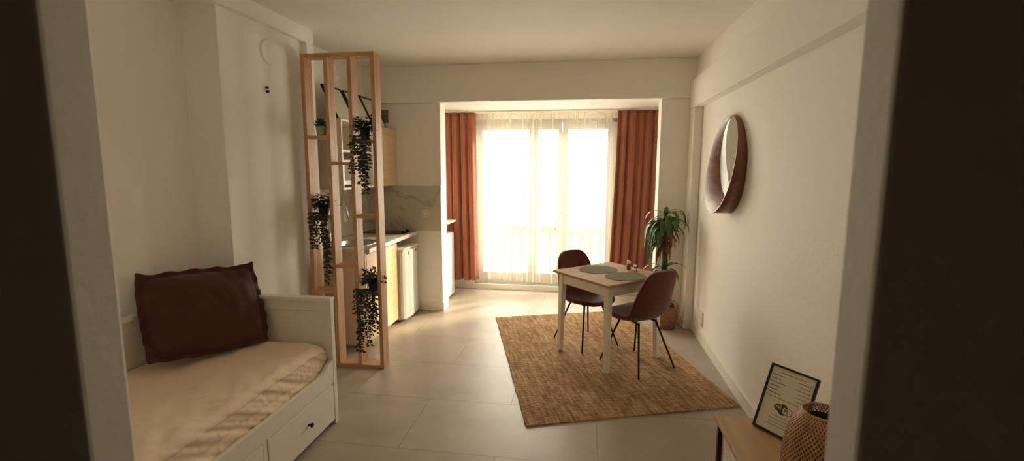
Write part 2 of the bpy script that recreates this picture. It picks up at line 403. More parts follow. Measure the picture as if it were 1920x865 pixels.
# balcony and facade
bm = BM(); box(bm, -4.2, -2.12, 6.42, 6.55, -1.2, 5.2); box(bm, 1.275, 4.2, 6.42, 6.55, -1.2, 5.2); box(bm, -2.12, 1.275, 6.42, 6.55, 2.45, 5.2); box(bm, -2.12, 1.275, 6.42, 6.55, -1.2, -.14)
struct(obj('wall_facade', bm, 'wall'))
struct(bxo('floor_balcony', (-3.2, 2.9, 6.42, 7.35, -.14, -.02), 'floorout'))
bal = thing('balcony_railing', 'pale balcony railing with wide uprights beyond the curtained window', 'railing', (-.4, 7.0, -.019))
bxo('top_rail', (-2.6, 2.6, -.03, .03, .74, .82), 'railing', bal, .008)
bxo('bottom_rail', (-2.6, 2.6, -.02, .02, .08, .12), 'railing', bal, .004)
for px_ in (-2.55, -1.2, .1, 1.4, 2.55): bxo('post', (px_-.025, px_+.025, -.025, .025, .0, .74), 'railing', bal, .003)
bm = BM(); x = -2.55
while x < 2.5:
    w = .06 if (int((x+2.55)/.62) % 2) else .085
    v = []
    for z, k in ((.12, .45), (.35, .6), (.6, 1.0), (.74, 1.3)):
        v.append([bm.verts.new((x+s*w*k, d, z)) for s, d in ((-.5, -.012), (.5, -.012), (.5, .012), (-.5, .012))])
    for i in range(3):
        for k in range(4): bm.faces.new((v[i][k], v[i][(k+1) % 4], v[i+1][(k+1) % 4], v[i+1][k]))
    bm.faces.new(v[0]); bm.faces.new(v[3])
    x += .145
u_ = obj('uprights', bm, 'railing', bal)

# ------------------------------------------------------------------ curtains
def curtain(name, x0, x1, y, z0, z1, mat, folds, amp, label, cat, group=None, seed=0, hem=.0, thick=.0, gather=.0, nx=260, nz=26, xb=None):
    rnd = random.Random(seed)
    ph = [rnd.uniform(0, 6.28) for _ in range(8)]
    bm = BM(); g = []
    for j in range(nz+1):
        t = j/nz; row = []
        for i in range(nx+1):
            s = i/nx
            xx0, xx1 = x0, x1
            if xb: xx0 = x0+(xb[0]-x0)*(1-t)**1.5; xx1 = x1+(xb[1]-x1)*(1-t)**1.5
            w = s + .018*sin(2*pi*s*2.3+ph[0]) + .010*sin(2*pi*s*5.1+ph[1])*(1-.5*t)
            a = amp*(.55+.45*(1-t)+.25*sin(2*pi*s*1.7+ph[2]))
            yy = y + a*sin(2*pi*folds*w+ph[3]) + a*.35*sin(2*pi*folds*2.1*w+ph[4]+t*1.2) + gather*sin(t*pi)*sin(2*pi*s+ph[5])
            xx = xx0+(xx1-xx0)*s + a*.30*cos(2*pi*folds*w+ph[3])
            zz = z0+(z1-z0)*t + (hem*(1-s) + .006*sin(2*pi*folds*.5*s+ph[6]))*(1-t)
            row.append(bm.verts.new((xx, yy, zz)))
        g.append(row)
    for j in range(nz):
        for i in range(nx): bm.faces.new((g[j][i], g[j][i+1], g[j+1][i+1], g[j+1][i]))
    o = obj(name, bm, mat, None, smooth=True, solid=thick)
    return tag(o, label, cat, group)
curtain('curtain', -1.87, -1.395, 6.095, .17, 2.335, 'rust', 4.6, .045, 'rust orange velvet curtain gathered at the left of the window beside the kitchen pier', 'curtain', 'rust curtains at the window', 3, thick=.002, xb=(-1.86, -1.37))
curtain('curtain', .375, .90, 6.095, .17, 2.335, 'rust', 5.3, .050, 'wider rust orange velvet curtain hanging behind the tall potted plant', 'curtain', 'rust curtains at the window', 5, thick=.002, xb=(.31, .86))
curtain('sheer_curtain', -1.46, -.375, 6.222, .135, 2.335, 'sheer', 8, .026, 'wider cream sheer curtain over the left part of the window', 'curtain', 'cream sheer curtains', 8, hem=.03)
curtain('sheer_curtain', -.36, .42, 6.222, .13, 2.335, 'sheer', 5.5, .024, 'narrower cream sheer curtain over the right part of the window behind the chair', 'curtain', 'cream sheer curtains', 12, hem=.0)
rod = bxo('curtain_track', (-1.96, 1.11, 6.06, 6.24, 2.336, 2.352), 'white'); tag(rod, 'white curtain track on the recess ceiling above the window', 'curtain track')

# ------------------------------------------------------------------ rug
a = Vector((-.338, 2.877)); b_ = Vector((1.100, 3.372)); c_ = Vector((-.935, 5.064))
ang = math.atan2(b_.y-a.y, b_.x-a.x)
Rm = Matrix.Rotation(-ang, 2); U = Rm @ (b_-a); V = Rm @ (c_-a)
bm = BM(); n1, n2 = 60, 90; g = []
rnd = random.Random(2)
e1 = [rnd.uniform(-.004, .004) for _ in range(n2+1)]; e2 = [rnd.uniform(-.004, .004) for _ in range(n2+1)]
for j in range(n2+1):
    row = []
    for i in range(n1+1):
        s, t = i/n1, j/n2; p = U*s+V*t
        z = .011 + .0006*sin(s*29)*sin(t*17)
        row.append(bm.verts.new((p.x + (e1[j]*(1-s)+e2[j]*s), p.y+.006*sin(s*5)*(1-t), z)))
    g.append(row)
fs = [bm.faces.new((g[j][i], g[j][i+1], g[j+1][i+1], g[j+1][i])) for j in range(n2) for i in range(n1)]
r = bmesh.ops.extrude_face_region(bm, geom=fs)
for v in r['geom']:
    if isinstance(v, bmesh.types.BMVert): v.co.z = .001
rug = obj('jute_rug', bm, 'jute'); rug.location = (a.x, a.y, 0); rug.rotation_euler = (0, 0, ang)
tag(rug, 'large woven brown jute rug lying on the tiles under the dining table', 'rug')
RZ = .0125

# ------------------------------------------------------------------ dining table
TA = rad(41.5)
tb = thing('dining_table', 'small square dining table with white legs and pale wooden top', 'table', (.228, 4.19, RZ), TA)
h = .35
bm = BM(); box(bm, -h, h, -h, h, .712, .732); obj('tabletop', bm, 'tabletop', tb, .004)
bm = BM()
for s in (-1, 1):
    box(bm, -.27, .27, s*.29-.010, s*.29+.010, .622, .712); box(bm, s*.29-.010, s*.29+.010, -.27, .27, .622, .712)
obj('apron', bm, 'white', tb, .002)
for sx in (-1, 1):
    for sy in (-1, 1):
        bm = BM(); v = []
        for z, w, o_ in ((0, .020, .296), (.712, .025, .284)):
            v.append([bm.verts.new((sx*o_+p*w, sy*o_+q*w, z)) for p, q in ((-1,-1),(1,-1),(1,1),(-1,1))])
        for k in range(4): bm.faces.new((v[0][k], v[0][(k+1) % 4], v[1][(k+1) % 4], v[1][k]))
        bm.faces.new(v[0]); bm.faces.new(v[1]); obj('leg', bm, 'white', tb, .003)
TT = RZ+.732
def rot(p, a_): return Vector((p[0]*cos(a_)-p[1]*sin(a_), p[0]*sin(a_)+p[1]*cos(a_)))
def placemat(x, y, lab):
    bm = BM(); lathe(bm, [(.158, 0), (.160, .0015), (.158, .003)], 64)
    o = obj('placemat', bm, 'mat'); o.location = (x, y, TT+.0005); o.scale = (1.12, 1, 1); o.rotation_euler = (0, 0, TA)
    tag(o, lab, 'placemat', 'placemats on the dining table')
placemat(.135, 4.30, 'round sage grey placemat before the chair nearest the window')
placemat(.355, 4.055, 'round sage grey placemat before the chair nearer the camera')
# condiments
def small_jar(x, y, r_, hh, lidh, lab, body):
    t = thing('condiment_jar', lab, 'jar', (x, y, TT+.0005), 0, 'condiment jars on the table')
    bm = BM(); lathe(bm, [(r_*.9, 0), (r_, .006), (r_, hh*.8), (r_*.75, hh)], 20); obj('jar_body', bm, body, t)
    bm = BM(); lathe(bm, [(r_*.85, hh), (r_*.95, hh+.004), (r_*.9, hh+lidh), (r_*.4, hh+lidh+.006)], 20); obj('lid', bm, 'jar', t)
small_jar(.405, 4.345, .018, .052, .028, 'taller little amber condiment jar with a white lid', 'amber')
small_jar(.462, 4.335, .016, .030, .012, 'lower little brown condiment jar right of the white-lidded one', 'amber')
bm = BM(); lathe(bm, [(.014, 0), (.018, .003), (.018, .022), (.015, .024)], 20); o = obj('candle_holder', bm, 'jar'); o.location = (.447, 4.275, TT+.0005)
tag(o, 'tiny white cup standing in front of the amber jars on the table', 'cup')

# ------------------------------------------------------------------ chairs
def make_chair(label, loc, rz):
    # local +y = forward
    t = thing('dining_chair', label, 'chair', loc, rz, 'velvet dining chairs')
    prof = [(-.258, .846, .050, .002), (-.257, .841, .083, .005), (-.255, .830, .115, .009), (-.252, .812, .141, .014), (-.247, .785, .161, .020), (-.239, .748, .177, .028), (-.227, .69, .191, .038), (-.212, .62, .203, .050), (-.196, .54, .214, .056),
            (-.165, .466, .220, .052), (-.115, .425, .222, .042), (-.04, .412, .223, .034), (.05, .415, .223, .028), (.14, .427, .212, .022), (.205, .434, .178, .014), (.238, .431, .125, .006), (.245, .428, .085, .002)]
    nu = 17; bm = BM(); g = []
    for i, (f, z, w, cup) in enumerate(prof):
        a_, b2 = prof[max(i-1, 0)], prof[min(i+1, len(prof)-1)]
        tx, tz = b2[0]-a_[0], b2[1]-a_[1]; l = math.hypot(tx, tz) or 1
        nx_, nz_ = -tz/l, tx/l
        row = []
        for k in range(nu):
            q_ = -1+2*k/(nu-1); sq = abs(q_)**2.2
            drop = 0.0
            row.append(bm.verts.new((w*q_, f+nx_*cup*sq, z+nz_*cup*sq-drop)))
        g.append(row)
    for i in range(len(g)-1):
        for k in range(nu-1): bm.faces.new((g[i][k], g[i][k+1], g[i+1][k+1], g[i+1][k]))
    o = obj('seat_shell', bm, 'chair', t, smooth=True)
    md = o.modifiers.new('solid', 'SOLIDIFY'); md.thickness = .036; md.offset = 0
    md = o.modifiers.new('sub', 'SUBSURF'); md.levels = 2; md.render_levels = 2
    bm = BM()
    for sx in (-1, 1): tube(bm, [(sx*.10, -.10, .389), (sx*.075, 0, .391), (sx*.10, .10, .389)], .007, 8)
    obj('under_frame', bm, 'black', t)
    for sx in (-1, 1):
        for sy in (-1, 1):
            bm = BM(); tube(bm, [(sx*.095, sy*.10-.005, .399), (sx*.205, sy*.225-.005, .001)], [.0095, .007], 10)
            lg = obj('leg', bm, 'black', t)
    return t
CH = make_chair('burgundy velvet chair on the far side of the table, facing the camera', (.04, 4.444, RZ), rad(180+37))
c2 = copy_tree(CH); c2.location = (.458, 3.99, RZ); c2.rotation_euler = (0, 0, rad(37+3))
c2['label'] = 'burgundy velvet chair nearer the camera, its back turned to the viewer'

# ------------------------------------------------------------------ daybed
BX0, BX1, BY0, BY1 = -2.475, -1.56, .68, 2.775
bed = thing('daybed', 'white panelled daybed with storage drawers in the left alcove', 'daybed', (BX0, BY0, 0))
D = lambda x0, x1, y0, y1, z0, z1: (x0-BX0, x1-BX0, y0-BY0, y1-BY0, z0, z1)
def multi(name, bs, mat, parent, bevel=.003, **k):
    bm = BM()
    for b in bs: box(bm, *b)
    return obj(name, bm, mat, parent, bevel, **k)
for y0, y1 in ((2.735, 2.775), (.68, .72)):
    e = multi('end_panel', [D(BX0+.03, BX1-.05, y0+.012, y1-.012, .03, .79)], 'white', bed)
    multi('corner_post', [D(BX1-.05, BX1, y0, y1, 0, .812)], 'white', e)
    multi('end_cap', [D(BX0, BX1+.006, y0-.012, y1+.004, .812, .835)], 'white', e, .004)
    multi('panel_rail', [D(BX0+.03, BX1-.05, y0+.004, y1-.004, .745, .812)], 'white', e, .003)
multi('back_panel', [D(BX0+.012, BX0+.035, .72, 2.735, .10, .79), D(BX0+.005, BX0+.042, .72, 2.735, .74, .812)], 'white', bed)
multi('back_cap', [D(BX0-.005, BX0+.055, .72, 2.735, .812, .835)], 'white', bed, .004)
# front rail with upswept ends
bm = BM(); n = 60; prev = None
for i in range(n+1):
    y = .72+(2.735-.72)*i/n; d = min(y-.72, 2.735-y)
    zt = .375+.055*math.exp(-(d/.09)**2)
    cur = [bm.verts.new((x-BX0, y-BY0, z)) for x, z in ((BX1-.028, .292), (BX1-.002, .292), (BX1-.002, zt), (BX1-.028, zt))]
    if prev:
        for k in range(4): bm.faces.new((prev[k], prev[(k+1) % 4], cur[(k+1) % 4], cur[k]))
    else: bm.faces.new(cur)
    prev = cur
bm.faces.new(prev); obj('front_rail', bm, 'white', bed, .002)
multi('front_frame', [D(BX1-.03, BX1-.004, .72, 2.735, .275, .292), D(BX1-.03, BX1-.004, 1.36, 1.39, .03, .28), D(BX1-.03, BX1-.004, 2.045, 2.075, .03, .28)], 'white', bed, .002)
multi('slatted_base', [D(BX0+.05, BX1-.04, .74, 2.73, .30, .345)], 'white', bed, .002)
for y0, y1 in ((2.082, 2.728), (1.397, 2.038), (.727, 1.353)):
    d = multi('drawer', [D(BX1-.024, BX1-.001, y0, y1, .035, .272), D(BX1-.55, BX1-.024, y0+.02, y1-.02, .05, .24)], 'white', bed, .003)
    bm = BM(); cx_, cy2, cz_ = BX1-BX0, (y0+y1)/2-BY0+.03, .158
    tube(bm, [(cx_-.002, cy2, cz_), (cx_+.012, cy2, cz_), (cx_+.016, cy2, cz_), (cx_+.024, cy2, cz_), (cx_+.028, cy2, cz_)], [.006, .006, .013, .015, .009], 14)
    obj('knob', bm, 'black', d, label='round dark knob')

# mattress with loose fitted sheet
bm = BM(); nx, ny = 110, 220
x0, x1, y0, y1 = BX0+.058, BX1-.033, .735, 2.718
from mathutils import noise as mn
def mat_pt(u, v):
    # u across 0..1 (back to front), v along 0..1 ; extra range folds down the front
    pass
prof = []
R_ = .05; zt = .555; zb = .352; zin = .35
# cross-section: flat top then rounded front then hanging skirt
for i in range(70): prof.append((x0+(x1-R_-x0)*i/69, zt, 0))
for i in range(1, 13): a_ = pi/2*i/12; prof.append((x1-R_+R_*sin(a_), zt-R_+R_*cos(a_), i/12))
for i in range(1, 22): prof.append((x1+.002, zt-R_-(zt-R_-zb)*i/21, 1))
g = []
for j in range(ny+1):
    v = j/ny; y = y0+(y1-y0)*v; row = []
    for (x, z, k) in prof:
        e = min(y-y0, y1-y)
        dz = -.035*max(0, 1-e/.06)**2 * (1 if z > .45 else .4)
        sx = (x-x0)/(x1-x0)
        # long soft creases running diagonally to the far corner
        q = mn.noise(Vector((x*3.0+y*1.2, y*2.2-x*.8, z*2)))*.010
        q2 = mn.noise(Vector((x*14+y*9, (y-x)*4, z*3+5)))*.0075*(0.3+sx) + .006*abs(mn.noise(Vector(((x*.8+y*.6)*5, (y*.8-x*.6)*13, 9))))
        fr = max(0, k)
        dg = y*1.0+(z-.45)*1.9; ruff = fr*(.011*mn.noise(Vector((dg*11, z*2.2+y*.7, 0)))+.008*mn.noise(Vector((dg*23, z*3, 3)))+.004*mn.noise(Vector((y*40, z*30, 3)))-.006*math.exp(-((z-.405-.02*sin(y*4))/.012)**2))
        dent = -.016*math.exp(-((y-2.2)/.35)**2-((x+2.2)/.2)**2)
        row.append(bm.verts.new((min(x+ruff*.8*fr-(.006 if k >= 1 else 0), BX1-.030) if k >= 1 else x+ruff*.5, y, z+dz+(q+q2)*(1-fr*.7)+dent)))
    g.append(row)
for j in range(ny):
    for i in range(len(prof)-1): bm.faces.new((g[j][i], g[j][i+1], g[j+1][i+1], g[j+1][i]))
# close bottom, ends, back
bb = [[bm.verts.new((x0, y0+(y1-y0)*j/ny, zb)), g[j][-1]] for j in range(ny+1)]
for j in range(ny):
    bm.faces.new((bb[j][1], bb[j][0], bb[j+1][0], bb[j+1][1])); bm.faces.new((g[j][0], g[j+1][0], bb[j+1][0], bb[j][0]))
for j in (0, ny): bm.faces.new([*g[j], bb[j][0]])
mt = obj('mattress', bm, 'sheet', smooth=True); tag(mt, 'mattress in a wrinkled tan fitted sheet lying in the white daybed', 'mattress')

# pillow leaning in the corner
def pillow():
    bm = BM(); n, m_ = 60, 44; w, hh = .285, .232; fl = 1.12
    for side in (1, -1):
        g = []
        for j in range(m_+1):
            row = []
            for i in range(n+1):
                s, t = (-1+2*i/n)*fl, (-1+2*j/m_)*fl
                es, et = min(1, abs(s)), min(1, abs(t))
                th = .100*((1-es**2.6)*(1-et**2.6))**.55 if (abs(s) < 1 and abs(t) < 1) else 0
                X = s*w*(1-.035*(et**2)); Y = t*hh*(1-.05*(es**2))
                out = max(abs(s), abs(t))-1
                wav = 0
                if out > 0: wav = out*.12*sin(14*s+3*t)+out*.10*sin(17*t+2) ; th = .003
                wr = .012*mn.noise(Vector((X*7, Y*9, side*2)))+.007*mn.noise(Vector((X*18+Y*8, Y*11-X*5, 4+side)))
                row.append(bm.verts.new((X, Y, side*(th+(wr if th > .01 else 0))+wav)))
            g.append(row)
        for j in range(m_):
            for i in range(n): bm.faces.new((g[j][i], g[j][i+1], g[j+1][i+1], g[j+1][i]) if side > 0 else (g[j+1][i], g[j+1][i+1], g[j][i+1], g[j][i]))
    bmesh.ops.remove_doubles(bm, verts=bm.verts, dist=.0004)
    # curl of the upper right flange
    for v in bm.verts:
        p = v.co
        if p.x > .20 and p.y > .13:
            k = min(1, ((p.x-.20)/.12)*((p.y-.13)/.12)); p.z += .075*k; p.x -= .035*k; p.y += .012*k
        if p.x < -.27 and p.y > .12: k = min(1, (-.27-p.x)/.04); p.y += .028*k; p.z -= .02*k
    return obj('pillow', bm, 'pillow', smooth=True, subsurf=1)
pl = pillow()
u_dir = Vector((.545, .838, 0)).normalized()                 # bottom edge direction on the mattress
nrm0 = Vector((u_dir.y, -u_dir.x, 0))                         # faces the camera
lean = rad(27)
up_ = (Vector((0, 0, 1))*cos(lean) - nrm0*sin(lean)); nn = u_dir.cross(up_)
Mp = Matrix((u_dir, up_, nn)).transposed().to_4x4()
pc = Vector((-2.135, 2.425, .582)) + up_*.250 + nrm0*.04
pl.matrix_world = Matrix.Translation(pc) @ Mp @ Matrix.Rotation(rad(-3.0), 4, 'Z')
tag(pl, 'large dark brown flanged pillow leaning against the daybed back', 'pillow')

# ------------------------------------------------------------------ room divider
DX0, DX1, DYa, DYb = -2.203, -1.600, 3.588, 3.698
dv = thing('room_divider', 'tall open oak slat room divider with staggered shelves beside the daybed', 'room divider', ((DX0+DX1)/2, DYa, 0))
ox, oy = (DX0+DX1)/2, DYa
def DV(name, x0, x1, z0, z1, m='oak', y1=None): return bxo(name, (x0-ox, x1-ox, 0, (y1 or DYb)-oy, z0, z1), m, dv, .0015)
pw = .030
posts = [DX0, DX0+.191, DX0+.383, DX1-pw]
DV('side_post', posts[0], posts[0]+pw, 0, 2.52); DV('side_post', posts[3], posts[3]+pw, 0, 2.52)
for x in posts[1:3]: DV('slat', x, x+pw, .028, 2.490)
DV('top_rail', DX0+pw, DX1-pw, 2.490, 2.518, 'oak_h'); DV('bottom_rail', DX0+pw, DX1-pw, .001, .028, 'oak_h')
def shelf(b, z): DV('shelf', posts[b]+pw, posts[b+1], z-.026, z, 'oak_h'); return ((posts[b]+pw+posts[b+1])/2, (DYa+DYb)/2, z)
s_succ = shelf(0, 1.895); s_iv2 = shelf(0, 1.255); shelf(0, .650)
shelf(1, 1.690); shelf(1, .862)
s_iv1 = shelf(2, 1.862); shelf(2, 1.272); s_iv3 = shelf(2, .650)

def leafquad(bm, p, d, n, ln, wd, mi=0):
    d = d.normalized(); s = d.cross(n)
    if s.length < 1e-3: s = Vector((1, 0, 0))
    s.normalize(); n = s.cross(d)
    a_ = bm.verts.new(p); b2 = bm.verts.new(p+d*ln*.45+s*wd*.5+n*ln*.06); c3 = bm.verts.new(p+d*ln-n*ln*.1); d4 = bm.verts.new(p+d*ln*.45-s*wd*.5+n*ln*.06); m5 = bm.verts.new(p+d*ln*.5)
    for f in ((a_, b2, m5), (b2, c3, m5), (c3, d4, m5), (d4, a_, m5)):
        q = bm.faces.new(f); q.material_index = mi
def ivy(name, label, pos, strands, seed, bush_r=.092, bush_h=.13, lean_x=0.):
    rnd = random.Random(seed)
    t = thing(name, label, 'plant', pos, 0, 'trailing plants in the divider')
    bm = BM(); lathe(bm, [(.030, .001), (.035, .01), (.044, .078), (.048, .080), (.048, .088), (.042, .088), (.040, .07), (.001, .068)], 24, caps=(True, False)); obj('pot', bm, 'blackplastic', t)
    bm = BM(); bs = BM()
    for k in range(230):      # bushy crown
        a_ = rnd.uniform(0, 2*pi); e = rnd.uniform(-.5, 1.2); r_ = bush_r*rnd.uniform(.25, 1)
        p = Vector((cos(a_)*cos(e)*r_*.95, sin(a_)*cos(e)*r_*.8, .088+max(-.02, sin(e)*r_*bush_h/bush_r*.8)))
        d = Vector((cos(a_), sin(a_), rnd.uniform(-.5, .8))); leafquad(bm, p, d, Vector((rnd.uniform(-.5, .5), rnd.uniform(-.8, .2), 1)).normalized(), rnd.uniform(.034, .052), rnd.uniform(.017, .026))
    for (sx, ln, sy) in strands:
        p = Vector((sx*.3, -.030, .090)); pts = [p.copy()]
        edge = Vector((sx, sy, .05)); pts.append(Vector((sx*.7, sy*.6, .095))); pts.append(edge)
        drift = rnd.uniform(-.10, .10); q = edge.copy(); st = .023; n = int(ln/st)
        for i in range(n):
            q = q + Vector((drift*st+rnd.uniform(-.003, .003), rnd.uniform(-.002, .002), -st)); pts.append(q.copy())
            for s in (-1, 1):
                if rnd.random() < .85:
                    d = Vector((s*rnd.uniform(.5, 1), rnd.uniform(-.7, .4), rnd.uniform(-.9, .1)))
                    leafquad(bm, q.copy(), d, Vector((rnd.uniform(-.5, .5), -1, rnd.uniform(-.3, .6))), rnd.uniform(.030, .044), rnd.uniform(.015, .022))
        tube(bs, pts, .0013, 4)
    obj('foliage', bm, 'leafdark', t, recalc=False); obj('stems', bs, 'leafdark', t)
    return t
ivy('trailing_plant', 'trailing dark leafy plant on the top right shelf of the oak divider', (s_iv1[0], s_iv1[1]-.005, s_iv1[2]+.0005),
    [(-.075, .30, -.075), (-.05, .20, -.08), (-.02, .34, -.085), (.0, .46, -.08), (.025, .42, -.085), (.03, .30, -.08), (.06, .28, -.075), (.012, .40, -.09), (-.045, .33, -.08)], 3)
ivy('trailing_plant', 'trailing dark leafy plant on the left shelf of the divider at tap height', (s_iv2[0]-.0, s_iv2[1]-.005, s_iv2[2]+.0005),
    [(-.075, .22, -.075), (-.06, .30, -.08), (-.03, .30, -.085), (-.01, .26, -.08), (.03, .42, -.085), (.045, .58, -.078), (.055, .50, -.085), (.035, .36, -.08), (.0, .16, -.08), (-.05, .2, -.085)], 5)
ivy('trailing_plant', 'trailing dark leafy plant on the lowest right shelf of the divider', (s_iv3[0]+.02, s_iv3[1]-.005, s_iv3[2]+.0005),
    [(-.115, .26, -.075), (-.09, .45, -.08), (-.065, .53, -.085), (-.05, .42, -.08), (-.03, .50, -.085), (-.01, .40, -.08), (.02, .30, -.085), (.04, .24, -.075), (.055, .32, -.08), (.005, .24, -.09), (-.075, .57, -.078), (.03, .38, -.08)], 9)
# succulent
sc = thing('potted_succulent', 'small spiky succulent in a grey pot on the top left divider shelf', 'plant', (s_succ[0]+.02, s_succ[1]-.02, s_succ[2]+.0005))
bm = BM(); lathe(bm, [(.030, 0), (.034, .004), (.040, .068), (.040, .072), (.035, .072), (.033, .062), (.001, .061)], 28, caps=(True, False)); obj('pot', bm, 'concrete', sc)
bm = BM(); rnd = random.Random(4)
for ring, (n, el_, ln) in enumerate(((9, .35, .062), (8, .8, .068), (6, 1.2, .072), (3, 1.45, .07))):
    for k in range(n):
        a_ = 2*pi*k/n+ring*.4+rnd.uniform(-.1, .1); d = Vector((cos(a_)*cos(el_), sin(a_)*cos(el_), sin(el_)))
        p = Vector((0, 0, .060)); tube(bm, [p+d*ln*q+Vector((0, 0, 1))*q*q*.01 for q in (0, .3, .7, 1)], [.006, .0085, .006, .0008], 6)
obj('leaves', bm, 'succ', sc, smooth=True)

# ------------------------------------------------------------------ kitchen
KX = -2.448
kb = thing('base_cabinet', 'kitchen base cabinet with pale wooden front under the sink', 'cabinet', (-2.19, 4.38, 0))
K = lambda x0, x1, y0, y1, z0, z1: (x0+2.19, x1+2.19, y0-4.38, y1-4.38, z0, z1)
multi('cabinet_body', [K(KX, -1.945, 4.02, 4.738, .055, .075), K(KX, -1.945, 4.02, 4.038, .075, .888), K(KX, -1.945, 4.72, 4.738, .075, .888), K(KX, KX+.01, 4.038, 4.72, .075, .888)], 'cabwood', kb, .002)
multi('end_panel', [K(KX, -1.928, 4.00, 4.02, .03, .888)], paint('end_panel_beige', (.84, .71, .56), .5, .03), kb, .002)
multi('plinth', [K(KX, -2.0, 4.03, 4.73, 0, .055)], 'white', kb, .001)
for y0, y1 in ((4.024, 4.418), (4.422, 4.738)):
    multi('door', [K(-1.944, -1.925, y0, y1, .052, .868)], 'cabwood', kb, .0015)
wt = multi('worktop', [(KX, -1.872, 3.975, 4.06, .890, .930), (KX, -1.872, 4.50, 5.238, .890, .930), (KX, -2.36, 4.06, 4.50, .890, .930), (-1.98, -1.872, 4.06, 4.50, .890, .930)], 'counter', None, .003)
tag(wt, 'pale stone-look kitchen worktop running over the cabinet and fridge', 'worktop')
sk = thing('sink', 'stainless steel inset kitchen sink in the pale worktop', 'sink', (-2.17, 4.28, .93))
bm = BM(); seg = 48
def se(rx, ry, z, k): 
    a_ = 2*pi*k/seg; c, s = cos(a_), sin(a_); e = .6
    return bm.verts.new((rx*math.copysign(abs(c)**e, c), ry*math.copysign(abs(s)**e, s), z))
rings = [[se(rx, ry, z, k) for k in range(seg)] for rx, ry, z in ((.205, .235, -.002), (.205, .235, .003), (.18, .205, .004), (.172, .195, -.01), (.155, .175, -.13), (.03, .03, -.145), (.001, .001, -.146))]
for i in range(len(rings)-1):
    for k in range(seg):
        f = bm.faces.new((rings[i][k], rings[i][(k+1) % seg], rings[i+1][(k+1) % seg], rings[i+1][k])); f.smooth = True
obj('basin', bm, 'steel', sk)
bm = BM(); lathe(bm, [(.028, -.1435), (.028, -.140), (.02, -.139), (.001, -.1395)], 20); obj('drain', bm, 'chrome', sk)
fc = thing('kitchen_tap', 'curved chrome kitchen tap rising behind the sink', 'tap', (-2.405, 4.26, .93))
bm = BM(); lathe(bm, [(.026, .001), (.026, .01), (.02, .014), (.018, .09), (.014, .095)], 20); obj('tap_body', bm, 'chrome', fc)
bm = BM(); pts = [(0, 0, .09), (0, 0, .28)] + [(.09-.09*cos(a_), .03*a_/pi, .28+.09*sin(a_)) for a_ in [pi*k/10 for k in range(1, 9)]] + [(.185, .03, .24)]
tube(bm, pts, .011, 12); obj('spout', bm, 'chrome', fc)
bm = BM(); tube(bm, [(0, .018, .06), (0, .05, .075), (0, .085, .10)], [.006, .006, .005], 8); obj('lever', bm, 'chrome', fc)

hb = thing('cooktop', 'black ceramic two-zone cooktop at the far end of the worktop', 'cooktop', (-2.155, 5.06, .9305))
bxo('glass_top', (-.245, .235, -.125, .14, 0, .008), 'darkglass', hb, .002)
for kx in (-.12, .10):
    bm = BM()
    for a0 in range(48):
        t0, t1 = 2*pi*a0/48, 2*pi*(a0+1)/48
        vs = [bm.verts.new((kx+r_*cos(q), .01+r_*sin(q), .0084)) for r_, q in ((.078, t0), (.082, t0), (.082, t1), (.078, t1))]
        bm.faces.new(vs)
    obj('cooking_zone', bm, 'grille', hb)
for yy in (-.06, .05):
    bm = BM(); lathe(bm, [(.019, .0085), (.020, .012), (.018, .032), (.012, .034)], 20, (.205, yy, 0)); obj('knob', bm, 'blackplastic', hb)

fr = thing('fridge', 'white under-counter fridge beside the pale wood cabinet', 'fridge', (-2.15, 4.99, 0))
F = lambda x0, x1, y0, y1, z0, z1: (x0+2.15, x1+2.15, y0-4.99, y1-4.99, z0, z1)
multi('fridge_body', [F(-2.40, -1.915, 4.762, 5.215, .02, .795)], 'enamel', fr, .006)
bm = BM(); n = 12; rows = []
for z in (.03, .07, .42, .70, .765):
    rows.append([bm.verts.new((x+2.15, y-4.99, z)) for x, y in [(-1.912, 4.762)]+[(-1.872+.024*sin(pi*k/n)**.8 if 0 < k < n else -1.880, 4.762+.453*k/n) for k in range(n+1)]+[(-1.912, 5.215)]])
for a_, b2 in zip(rows, rows[1:]):
    for k in range(len(a_)): bm.faces.new((a_[k], a_[(k+1) % len(a_)], b2[(k+1) % len(a_)], b2[k]))
bm.faces.new(rows[0]); bm.faces.new(rows[-1]); dr = obj('fridge_door', bm, 'enamel', fr, .003)
multi('top_trim', [F(-1.915, -1.866, 4.764, 5.213, .768, .795)], 'enamel', fr, .006)
for y in (4.86, 5.06):
    for q in range(3):
        multi('badge', [F(-1.855, -1.851, y+q*.022, y+q*.022+.014, .722, .750)], 'grille', dr, .001)
for y in (4.80, 5.18): multi('foot', [F(-1.98, -1.94, y-.02, y+.02, 0, .02)], 'blackplastic', fr, .001)

# wall cabinets
UZ0, UZ1, UX = 1.447, 2.068, -2.100
us = thing('open_wall_unit', 'white open wall shelf unit behind the oak divider', 'shelf unit', (-2.27, 4.30, UZ0))
Uo = lambda x0, x1, y0, y1, z0, z1: (x0+2.27, x1+2.27, y0-4.30, y1-4.30, z0-UZ0, z1-UZ0)
ya, yb = 3.995, 4.628
multi('unit_carcass', [Uo(KX, UX, ya, ya+.018, UZ0, UZ1), Uo(KX, UX, yb-.018, yb, UZ0, UZ1), Uo(KX, UX, ya+.018, yb-.018, UZ0, UZ0+.018), Uo(KX, UX, ya+.018, yb-.018, UZ1-.018, UZ1), Uo(KX, KX+.012, ya+.018, yb-.018, UZ0+.018, UZ1-.018)], 'white', us, .0015)
multi('shelf', [Uo(KX+.012, UX-.004, ya+.018, yb-.018, 1.782, 1.80)], 'white', us, .001)
mw = thing('microwave', 'white microwave oven inside the open wall unit', 'microwave', (-2.28, 4.32, UZ0+.0185))
bxo('oven_body', (-.15, .10, -.22, .22, .012, .255), 'enamel', mw, .012)
bxo('oven_door', (.10, .122, -.215, .12, .018, .25), 'enamel', mw, .006)
